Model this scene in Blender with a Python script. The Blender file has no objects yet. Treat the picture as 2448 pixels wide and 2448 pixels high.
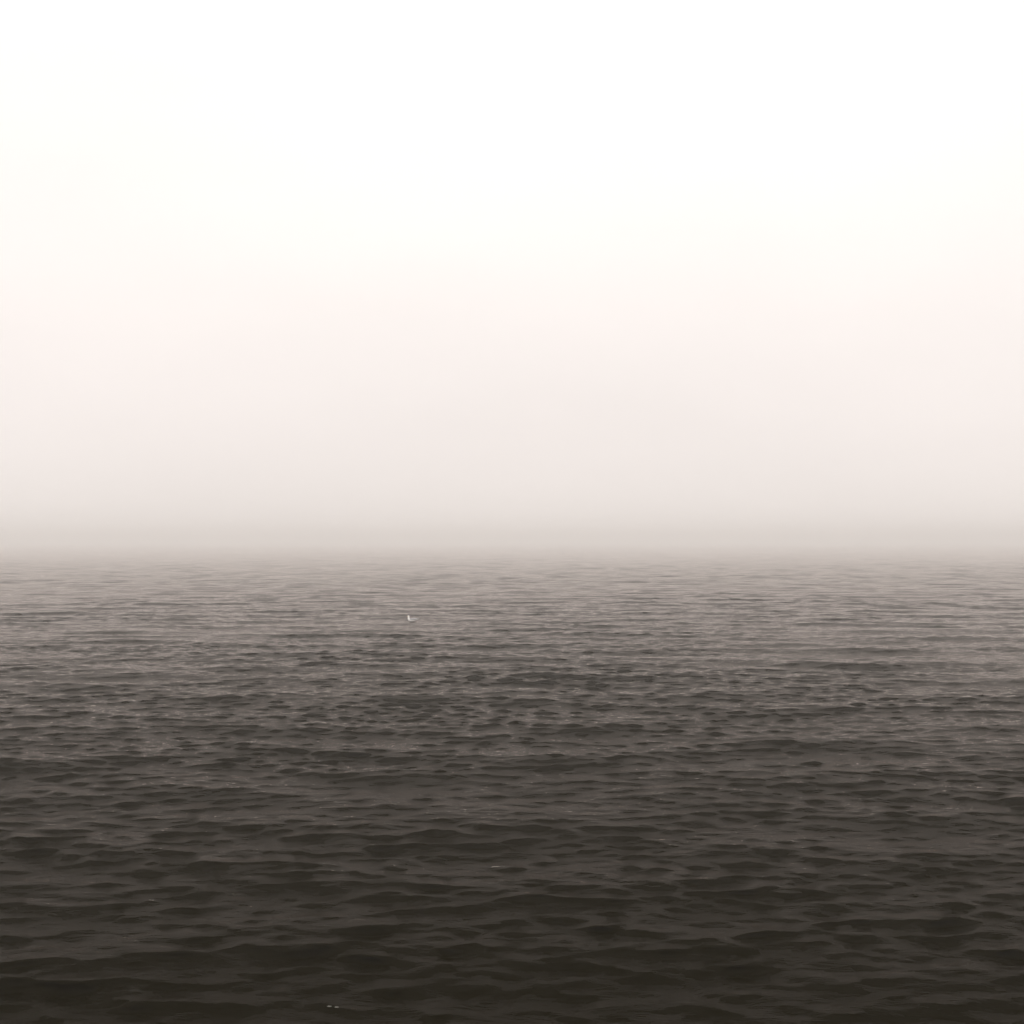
import bpy, bmesh, math, random
import numpy as np
from mathutils import Vector

# ------------------------------------------------------------------ scene, camera
scene = bpy.context.scene
CAM_H = 4.3
cam_data = bpy.data.cameras.new("camera")
cam_data.sensor_width = 24.0
cam_data.lens = 29.0                      # phone lens, square crop: about 45 degrees
cam_data.clip_start = 0.05
cam_data.clip_end = 20000.0
cam = bpy.data.objects.new("camera", cam_data)
cam.location = (0.0, 0.0, CAM_H)
cam.rotation_euler = (math.radians(91.3), 0.0, 0.0)   # almost level, looking along +Y
scene.collection.objects.link(cam)
scene.camera = cam

# ------------------------------------------------------------------ sky
SUN_EL, SUN_AZ = math.radians(38.0), math.radians(222.0)   # behind the camera, to the left
world = bpy.data.worlds.new("World")
scene.world = world
world.use_nodes = True
wt = world.node_tree
wt.nodes.clear()
out = wt.nodes.new("ShaderNodeOutputWorld")
bg = wt.nodes.new("ShaderNodeBackground")
bg.inputs["Strength"].default_value = 0.12
nish = wt.nodes.new("ShaderNodeTexSky")
nish.sky_type = 'NISHITA'
nish.sun_disc = False
nish.sun_elevation = SUN_EL
nish.sun_rotation = SUN_AZ
nish.dust_density = 6.0
nish.air_density = 1.0
hs = wt.nodes.new("ShaderNodeHueSaturation")
hs.inputs["Saturation"].default_value = 0.15
wt.links.new(nish.outputs["Color"], hs.inputs["Color"])
# cloud deck: an even overcast layer that brightens steadily with height
tc = wt.nodes.new("ShaderNodeTexCoord")
sep = wt.nodes.new("ShaderNodeSeparateXYZ")
wt.links.new(tc.outputs["Generated"], sep.inputs[0])
K = 1.0 / 0.12
crv = wt.nodes.new("ShaderNodeValToRGB")
crv.color_ramp.interpolation = 'B_SPLINE'
STOPS = [(0.00, (0.965, 0.902, 0.862)), (0.06, (0.980, 0.907, 0.872)), (0.13, (1.005, 0.930, 0.897)),
         (0.21, (1.080, 1.010, 0.970)), (0.29, (1.120, 1.065, 1.030)), (0.40, (1.160, 1.110, 1.070)),
         (0.60, (1.420, 1.345, 1.290)), (1.00, (2.450, 2.300, 2.200))]
TOP = 2.5
els = crv.color_ramp.elements
while len(els) < len(STOPS):
    els.new(0.5)
for e_, (p_, c_) in zip(els, STOPS):
    e_.position = p_
for e_, (p_, c_) in zip(crv.color_ramp.elements, STOPS):
    e_.color = tuple(v / TOP for v in c_) + (1,)
wt.links.new(sep.outputs["Z"], crv.inputs["Fac"])
# uneven thickness of the mist: a few per cent, broad patches
mpw = wt.nodes.new("ShaderNodeMapping")
mpw.inputs["Scale"].default_value = (1.0, 1.0, 2.6)
wt.links.new(tc.outputs["Generated"], mpw.inputs["Vector"])
nzw = wt.nodes.new("ShaderNodeTexNoise")
nzw.inputs["Scale"].default_value = 2.3
nzw.inputs["Detail"].default_value = 4.0
nzw.inputs["Roughness"].default_value = 0.45
wt.links.new(mpw.outputs["Vector"], nzw.inputs["Vector"])
mrw = wt.nodes.new("ShaderNodeMapRange")
mrw.inputs["From Min"].default_value = 0.2
mrw.inputs["From Max"].default_value = 0.8
mrw.inputs["To Min"].default_value = 0.945 * K * TOP
mrw.inputs["To Max"].default_value = 1.050 * K * TOP
wt.links.new(nzw.outputs["Fac"], mrw.inputs["Value"])
deck = wt.nodes.new("ShaderNodeVectorMath")
deck.operation = 'SCALE'
wt.links.new(crv.outputs["Color"], deck.inputs[0])
wt.links.new(mrw.outputs["Result"], deck.inputs["Scale"])
mixw = wt.nodes.new("ShaderNodeMix")
mixw.data_type = 'RGBA'
mixw.inputs["Factor"].default_value = 0.95
wt.links.new(hs.outputs["Color"], mixw.inputs["A"])
wt.links.new(deck.outputs["Vector"], mixw.inputs["B"])
wt.links.new(mixw.outputs["Result"], bg.inputs["Color"])
wt.links.new(bg.outputs["Background"], out.inputs["Surface"])

# ------------------------------------------------------------------ sun behind cloud
sd = bpy.data.lights.new("sun", 'SUN')
sd.energy = 1.2
sd.angle = math.radians(30.0)
sd.color = (1.0, 0.94, 0.87)
sun = bpy.data.objects.new("sun", sd)
to_sun = Vector((math.sin(SUN_AZ) * math.cos(SUN_EL), math.cos(SUN_AZ) * math.cos(SUN_EL), math.sin(SUN_EL)))
sun.rotation_euler = to_sun.to_track_quat('Z', 'Y').to_euler()
sun.location = (0, 0, 60)
scene.collection.objects.link(sun)

# ------------------------------------------------------------------ exposure
scene.view_settings.view_transform = 'Standard'
scene.view_settings.look = 'None'
scene.view_settings.exposure = 0.0
scene.view_settings.gamma = 1.0
scene.view_settings.use_curve_mapping = False
scene.cycles.max_bounces = 8
scene.cycles.volume_bounces = 6
scene.cycles.use_denoising = True
scene.cycles.sample_clamp_indirect = 1.5

# ------------------------------------------------------------------ helpers
def principled(name, color, rough=0.6, **kw):
    m = bpy.data.materials.new(name)
    m.use_nodes = True
    b = m.node_tree.nodes["Principled BSDF"]
    b.inputs["Base Color"].default_value = tuple(color) + (1,)
    b.inputs["Roughness"].default_value = rough
    for k, v in kw.items():
        b.inputs[k].default_value = v
    return m

# ------------------------------------------------------------------ water
rng = np.random.default_rng(11)
comps = []                                   # wavelength, slope weight, direction, phase
NC = 220
for i in range(NC):
    u = (i + rng.random()) / NC
    lam = 0.15 * (3.0 / 0.15) ** u
    w = 0.90 * math.exp(-(math.log(lam / 0.56) / 0.60) ** 2) + 0.45 * math.exp(-(math.log(lam / 0.24) / 0.40) ** 2)
    spread = 0.36 + 0.30 * math.exp(-lam / 0.5)
    ang = -math.pi / 2 + (0.26 if rng.random() < 0.6 else -0.26) + rng.normal() * spread
    comps.append((lam, w, ang, rng.random() * 2 * math.pi))
for _ in range(34):                          # longer waves crossing at a slant
    lam = 1.7 * (6.0 / 1.7) ** rng.random()
    ang = (0.30 if rng.random() < 0.6 else -0.28) + rng.normal() * 0.22
    comps.append((lam, 0.62 * (1.7 / lam) ** 0.5, -math.pi / 2 + ang, rng.random() * 2 * math.pi))
SLOPE_RMS = 0.15
norm = SLOPE_RMS / math.sqrt(0.5 * sum(c[1] ** 2 for c in comps))

def gusts(x, y):
    """slow patchiness of the short waves: cat's-paws and slick bands"""
    rg = np.random.default_rng(4)
    g = np.zeros_like(x)
    for _ in range(26):
        lam = 5.0 * 14.0 ** rg.random()
        ang = rg.random() * math.pi
        k = 2 * math.pi / lam
        g += np.sin(k * math.cos(ang) * 0.6 * x + k * math.sin(ang) * y + rg.random() * 6.28)
    return np.clip(1.0 + 0.20 * g / math.sqrt(13.0) , 0.25, 1.9)

def sea(x, y, spacing):
    dx = np.zeros_like(x); dy = np.zeros_like(x); dz = np.zeros_like(x)
    g = gusts(x, y)
    for lam, w, ang, ph in comps:
        k = 2 * math.pi / lam
        a = norm * w / k
        c, s = math.cos(ang), math.sin(ang)
        f = np.clip((lam / spacing - 1.7) / 1.7, 0.0, 1.0)
        if lam < 2.2:
            f = f * g
        p = (k * c) * x + (k * s) * y + ph
        dz += (a * f) * np.cos(p)
        q = 0.85
        sp = np.sin(p) * (a * f * q)
        dx -= c * sp
        dy -= s * sp
    dy -= 1.9 * dz * g                       # wind-driven crests lean forward: steep fronts, flat backs
    return dx, dy, dz

def build_water():
    # rings that widen outwards, columns finest ahead
    rs = [0.0, 3.0, 6.0]
    r = 8.0
    while r < 420.0:
        rs.append(r); r += max(0.038, 0.0031 * r)
    while r < 5000.0:
        rs.append(r); r *= 1.06
    rs.append(5000.0)
    rs = np.array(rs[1:], dtype=np.float64)
    th = [math.radians(a) for a in np.linspace(-40, 40, 820)]
    th += [math.radians(a) for a in np.linspace(40, 320, 180)[1:-1]]
    th = np.array(th)
    nr, nt = len(rs), len(th)
    R, T = np.meshgrid(rs, th, indexing='ij')
    x = (R * np.sin(T)).ravel().astype(np.float32)
    y = (R * np.cos(T)).ravel().astype(np.float32)
    step = np.concatenate([np.diff(rs), [rs[-1] - rs[-2]]])
    dt = np.minimum(np.roll(th, -1) - th, 9)
    dt[-1] = dt[-2]
    sp = np.maximum(step[:, None] * np.ones(nt)[None, :], 0.6 * R * dt[None, :]).ravel().astype(np.float32)
    dx, dy, dz = sea(x, y, sp)
    co = np.empty((nr * nt + 1, 3), dtype=np.float32)
    co[:-1, 0] = x + dx; co[:-1, 1] = y + dy; co[:-1, 2] = dz
    co[-1] = (0, 0, 0)
    i = np.arange(nr - 1)[:, None] * nt
    j = np.arange(nt)[None, :]
    jn = (j + 1) % nt
    quads = np.stack([i + j, i + jn, i + nt + jn, i + nt + j], axis=-1).reshape(-1, 4)
    jj = np.arange(nt)
    tris = np.stack([np.full(nt, nr * nt), jj, (jj + 1) % nt], axis=-1)[:, ::-1]
    global WATER_CO
    WATER_CO = co
    me = bpy.data.meshes.new("water")
    me.vertices.add(len(co)); me.vertices.foreach_set("co", co.ravel())
    nl = quads.size + tris.size
    me.loops.add(nl)
    me.loops.foreach_set("vertex_index", np.concatenate([quads.ravel(), tris.ravel()]).astype(np.int32))
    nq, ntr = len(quads), len(tris)
    me.polygons.add(nq + ntr)
    starts = np.concatenate([np.arange(nq) * 4, nq * 4 + np.arange(ntr) * 3]).astype(np.int32)
    me.polygons.foreach_set("loop_start", starts)
    me.polygons.foreach_set("use_smooth", np.ones(nq + ntr, dtype=bool))
    me.update(calc_edges=True)
    me.validate()
    o = bpy.data.objects.new("water", me)
    o["kind"] = "structure"
    scene.collection.objects.link(o)
    return o

mw = bpy.data.materials.new("sea_water")
mw.use_nodes = True
nt_ = mw.node_tree
nt_.nodes.clear()
mo = nt_.nodes.new("ShaderNodeOutputMaterial")
body = nt_.nodes.new("ShaderNodeBsdfDiffuse")
body.inputs["Color"].default_value = (0.0032, 0.0025, 0.0001, 1)     # peat-brown coastal water
skin = nt_.nodes.new("ShaderNodeBsdfGlossy")
skin.inputs["Color"].default_value = (1.0, 0.928, 0.890, 1)
skin.inputs["Roughness"].default_value = 0.06
fr = nt_.nodes.new("ShaderNodeFresnel")
fr.inputs["IOR"].default_value = 1.031
mixs = nt_.nodes.new("ShaderNodeMixShader")
nt_.links.new(fr.outputs["Fac"], mixs.inputs["Fac"])
nt_.links.new(body.outputs["BSDF"], mixs.inputs[1])
nt_.links.new(skin.outputs["BSDF"], mixs.inputs[2])
nt_.links.new(mixs.outputs["Shader"], mo.inputs["Surface"])
tcn = nt_.nodes.new("ShaderNodeTexCoord")
prev = None
for scale, dist, det in ((2.6, 0.018, 4.0), (9.0, 0.014, 2.0), (30.0, 0.004, 1.0)):
    mp = nt_.nodes.new("ShaderNodeMapping")
    mp.inputs["Scale"].default_value = (0.38, 1.0, 1.0)      # ripples run across the wind
    nt_.links.new(tcn.outputs["Object"], mp.inputs["Vector"])
    nz = nt_.nodes.new("ShaderNodeTexNoise")
    nz.inputs["Scale"].default_value = scale
    nz.inputs["Detail"].default_value = det
    nz.inputs["Distortion"].default_value = 0.4
    nt_.links.new(mp.outputs["Vector"], nz.inputs["Vector"])
    bp = nt_.nodes.new("ShaderNodeBump")
    bp.inputs["Strength"].default_value = 1.0
    bp.inputs["Distance"].default_value = dist
    nt_.links.new(nz.outputs["Fac"], bp.inputs["Height"])
    if prev:
        nt_.links.new(prev.outputs["Normal"], bp.inputs["Normal"])
    prev = bp
for nd in (body, skin, fr):
    nt_.links.new(prev.outputs["Normal"], nd.inputs["Normal"])
water = build_water()
water.data.materials.append(mw)

def level(x, y, cell=0.2):
    x0 = np.atleast_1d(np.asarray(x, dtype=np.float32)); y0 = np.atleast_1d(np.asarray(y, dtype=np.float32))
    x0, y0 = np.broadcast_arrays(x0, y0)
    c = np.full(x0.shape, cell, dtype=np.float32)
    X, Y = x0.copy(), y0.copy()
    for _ in range(8):                       # undo the sideways drift of the crests
        dx, dy, dz = sea(X, Y, c)
        X, Y = x0 - dx, y0 - dy
    return dz if dz.size > 1 else float(dz[0])

# ------------------------------------------------------------------ haze
def build_haze():
    bm = bmesh.new()
    bmesh.ops.create_cube(bm, size=1.0)
    for v in bm.verts:
        v.co = Vector((v.co.x * 11000, v.co.y * 11000, 5.25 + v.co.z * 13.5))   # -1.5 m to 12 m
    me = bpy.data.meshes.new("haze"); bm.to_mesh(me); bm.free()
    o = bpy.data.objects.new("haze", me)
    o["kind"] = "stuff"
    o["label"] = "pale warm mist lying over the whole sea"
    scene.collection.objects.link(o)
    m = bpy.data.materials.new("mist"); m.use_nodes = True
    t = m.node_tree; t.nodes.clear()
    oo = t.nodes.new("ShaderNodeOutputMaterial")
    pv = t.nodes.new("ShaderNodeVolumePrincipled")
    pv.inputs["Color"].default_value = (1.0, 0.978, 0.960, 1)
    pv.inputs["Density"].default_value = 0.0028
    pv.inputs["Anisotropy"].default_value = 0.65
    t.links.new(pv.outputs["Volume"], oo.inputs["Volume"])
    m.cycles.volume_sampling = 'DISTANCE'
    me.materials.append(m)
    return o
haze = build_haze()

# ------------------------------------------------------------------ gull
m_white = principled("white_feathers", (0.66, 0.64, 0.62), 0.75)
m_grey = principled("grey_feathers", (0.30, 0.30, 0.31), 0.7)
m_black = principled("black_feathers", (0.02, 0.019, 0.018), 0.6)
m_bill = principled("yellow_horn", (0.55, 0.33, 0.06), 0.4)
m_eye = principled("dark_eye", (0.01, 0.008, 0.006), 0.1)
for m_, s_ in ((m_white, 0.06), (m_grey, 0.10)):             # faint feather mottling
    t = m_.node_tree; bb = t.nodes["Principled BSDF"]
    c = bb.inputs["Base Color"].default_value[:]
    nz = t.nodes.new("ShaderNodeTexNoise"); nz.inputs["Scale"].default_value = 60
    mx = t.nodes.new("ShaderNodeMix"); mx.data_type = 'RGBA'
    mx.inputs["A"].default_value = tuple(v * (1 - s_ * 2) for v in c[:3]) + (1,)
    mx.inputs["B"].default_value = c
    t.links.new(nz.outputs["Fac"], mx.inputs["Factor"])
    t.links.new(mx.outputs["Result"], bb.inputs["Base Color"])

def loft(name, rings, mat, parent, n=18):
    """rings: (centre, half width, half height, axis) - a closed skin round a bent spine"""
    bm = bmesh.new()
    loops = []
    for c, ry, rz, ax in rings:
        c = Vector(c); ax = Vector(ax).normalized()
        side = Vector((0, 1, 0)); side = (side - ax * side.dot(ax)).normalized()
        up = side.cross(ax)
        loops.append([bm.verts.new(c + side * (ry * math.cos(a)) + up * (rz * math.sin(a)))
                      for a in [2 * math.pi * k / n for k in range(n)]])
    for a, b_ in zip(loops, loops[1:]):
        for k in range(n):
            bm.faces.new((a[k], a[(k + 1) % n], b_[(k + 1) % n], b_[k]))
    bm.faces.new(loops[0][::-1]); bm.faces.new(loops[-1])
    bmesh.ops.recalc_face_normals(bm, faces=bm.faces[:])
    for f in bm.faces: f.smooth = True
    me = bpy.data.meshes.new(name); bm.to_mesh(me); bm.free()
    me.materials.append(mat)
    o = bpy.data.objects.new(name, me); o.parent = parent
    scene.collection.objects.link(o)
    return o

GX = -5.22
ys = np.arange(65.4, 66.7, 0.1)              # on a crest with clear water in front
lead = level(GX, ys) - np.max([level(GX + ox, ys - oy) for ox in (-.2, 0., .2) for oy in (.5, 1.0)], axis=0)
GY = float(ys[int(np.argmax(lead))])
gull = bpy.data.objects.new("gull", None)
gull["label"] = "white and grey gull floating on the water, neck raised"
gull["category"] = "gull"
gull.empty_display_size = 0.2
scene.collection.objects.link(gull)
gull.location = (GX, GY, level(GX, GY) + 0.030)
gull.scale = (1.3, 1.3, 1.25)
gull.rotation_euler = (0, 0, math.radians(-8))
# the bird faces -X; the waterline is at z = 0
loft("body", [
    ((0.185, 0, 0.060), 0.010, 0.008, (-1, 0, -.15)),
    ((0.150, 0, 0.052), 0.036, 0.026, (-1, 0, -.15)),
    ((0.080, 0, 0.036), 0.064, 0.050, (-1, 0, -.08)),
    ((0.000, 0, 0.028), 0.078, 0.064, (-1, 0, 0)),
    ((-0.080, 0, 0.030), 0.078, 0.066, (-1, 0, .10)),
    ((-0.140, 0, 0.045), 0.062, 0.060, (-1, 0, .45)),
    ((-0.178, 0, 0.084), 0.046, 0.046, (-.6, 0, .9)),
    ((-0.186, 0, 0.122), 0.036, 0.036, (-.1, 0, 1)),
    ((-0.182, 0, 0.156), 0.031, 0.032, (.05, 0, 1)),
    ((-0.184, 0, 0.180), 0.033, 0.038, (-.15, 0, 1)),
    ((-0.188, 0, 0.202), 0.031, 0.038, (-.15, 0, 1)),
    ((-0.190, 0, 0.220), 0.021, 0.026, (-.1, 0, 1)),
    ((-0.191, 0, 0.227), 0.007, 0.009, (-.1, 0, 1)),
], m_white, gull)
loft("bill", [
    ((-0.216, 0, 0.190), 0.010, 0.011, (-1, 0, -.1)),
    ((-0.240, 0, 0.187), 0.008, 0.009, (-1, 0, -.15)),
    ((-0.258, 0, 0.184), 0.006, 0.009, (-1, 0, -.3)),
    ((-0.270, 0, 0.177), 0.002, 0.003, (-1, 0, -.8)),
], m_bill, gull, 10)
loft("tail", [
    ((0.130, 0, 0.062), 0.034, 0.010, (1, 0, .12)),
    ((0.190, 0, 0.070), 0.044, 0.007, (1, 0, .12)),
    ((0.245, 0, 0.076), 0.052, 0.005, (1, 0, .12)),
    ((0.252, 0, 0.077), 0.048, 0.002, (1, 0, .12)),
], m_white, gull, 12)
for s in (-1, 1):
    wing = loft("wing", [
        ((-0.135, s * 0.046, 0.070), 0.012, 0.018, (1, s * .25, .10)),
        ((-0.100, s * 0.060, 0.068), 0.024, 0.034, (1, s * .10, .05)),
        ((-0.020, s * 0.064, 0.068), 0.026, 0.038, (1, 0, .0)),
        ((0.070, s * 0.054, 0.072), 0.023, 0.032, (1, -s * .12, .05)),
        ((0.150, s * 0.038, 0.082), 0.017, 0.020, (1, -s * .15, .12)),
        ((0.195, s * 0.030, 0.090), 0.010, 0.012, (1, -s * .15, .16)),
    ], m_grey, gull, 14)
    loft("wing_tip", [
        ((0.170, s * 0.034, 0.087), 0.013, 0.015, (1, -s * .15, .18)),
        ((0.225, s * 0.025, 0.098), 0.011, 0.011, (1, -s * .2, .2)),
        ((0.280, s * 0.012, 0.111), 0.007, 0.006, (1, -s * .25, .25)),
        ((0.305, s * 0.006, 0.118), 0.002, 0.002, (1, -s * .25, .25)),
    ], m_black, wing, 10)
    loft("eye", [
        ((-0.205, s * 0.024, 0.200), 0.0045, 0.0045, (-1, 0, 0)),
        ((-0.209, s * 0.024, 0.200), 0.0055, 0.0055, (-1, 0, 0)),
        ((-0.213, s * 0.022, 0.200), 0.0030, 0.0030, (-1, 0, 0)),
    ], m_eye, gull, 8)

# ------------------------------------------------------------------ foam flecks near the quay
m_foam = principled("foam", (0.10, 0.095, 0.085), 0.8)
def fleck(x, y, size, label, seed):
    rnd = random.Random(seed)
    bm = bmesh.new()
    bmesh.ops.create_icosphere(bm, subdivisions=2, radius=1.0)
    for v in bm.verts:
        k = 1 + rnd.uniform(-.28, .28)
        v.co = Vector((v.co.x * size * k, v.co.y * size * .55 * k, v.co.z * size * .22 * k))
    for f in bm.faces: f.smooth = True
    me = bpy.data.meshes.new("foam_fleck"); bm.to_mesh(me); bm.free()
    me.materials.append(m_foam)
    o = bpy.data.objects.new("foam_fleck", me)
    near = np.hypot(WATER_CO[:, 0] - x, WATER_CO[:, 1] - y) < 0.05
    o.location = (x, y, float(WATER_CO[near, 2].max()) + 0.002)
    o["label"] = label; o["category"] = "foam"; o["group"] = "foam flecks on the dark water"
    scene.collection.objects.link(o)
fleck(-1.69, 11.55, 0.020, "tiny pale foam fleck on dark water by bottom edge, left of two", 3)
fleck(-1.62, 11.53, 0.020, "tiny pale foam fleck on dark water by bottom edge, right of two", 5)
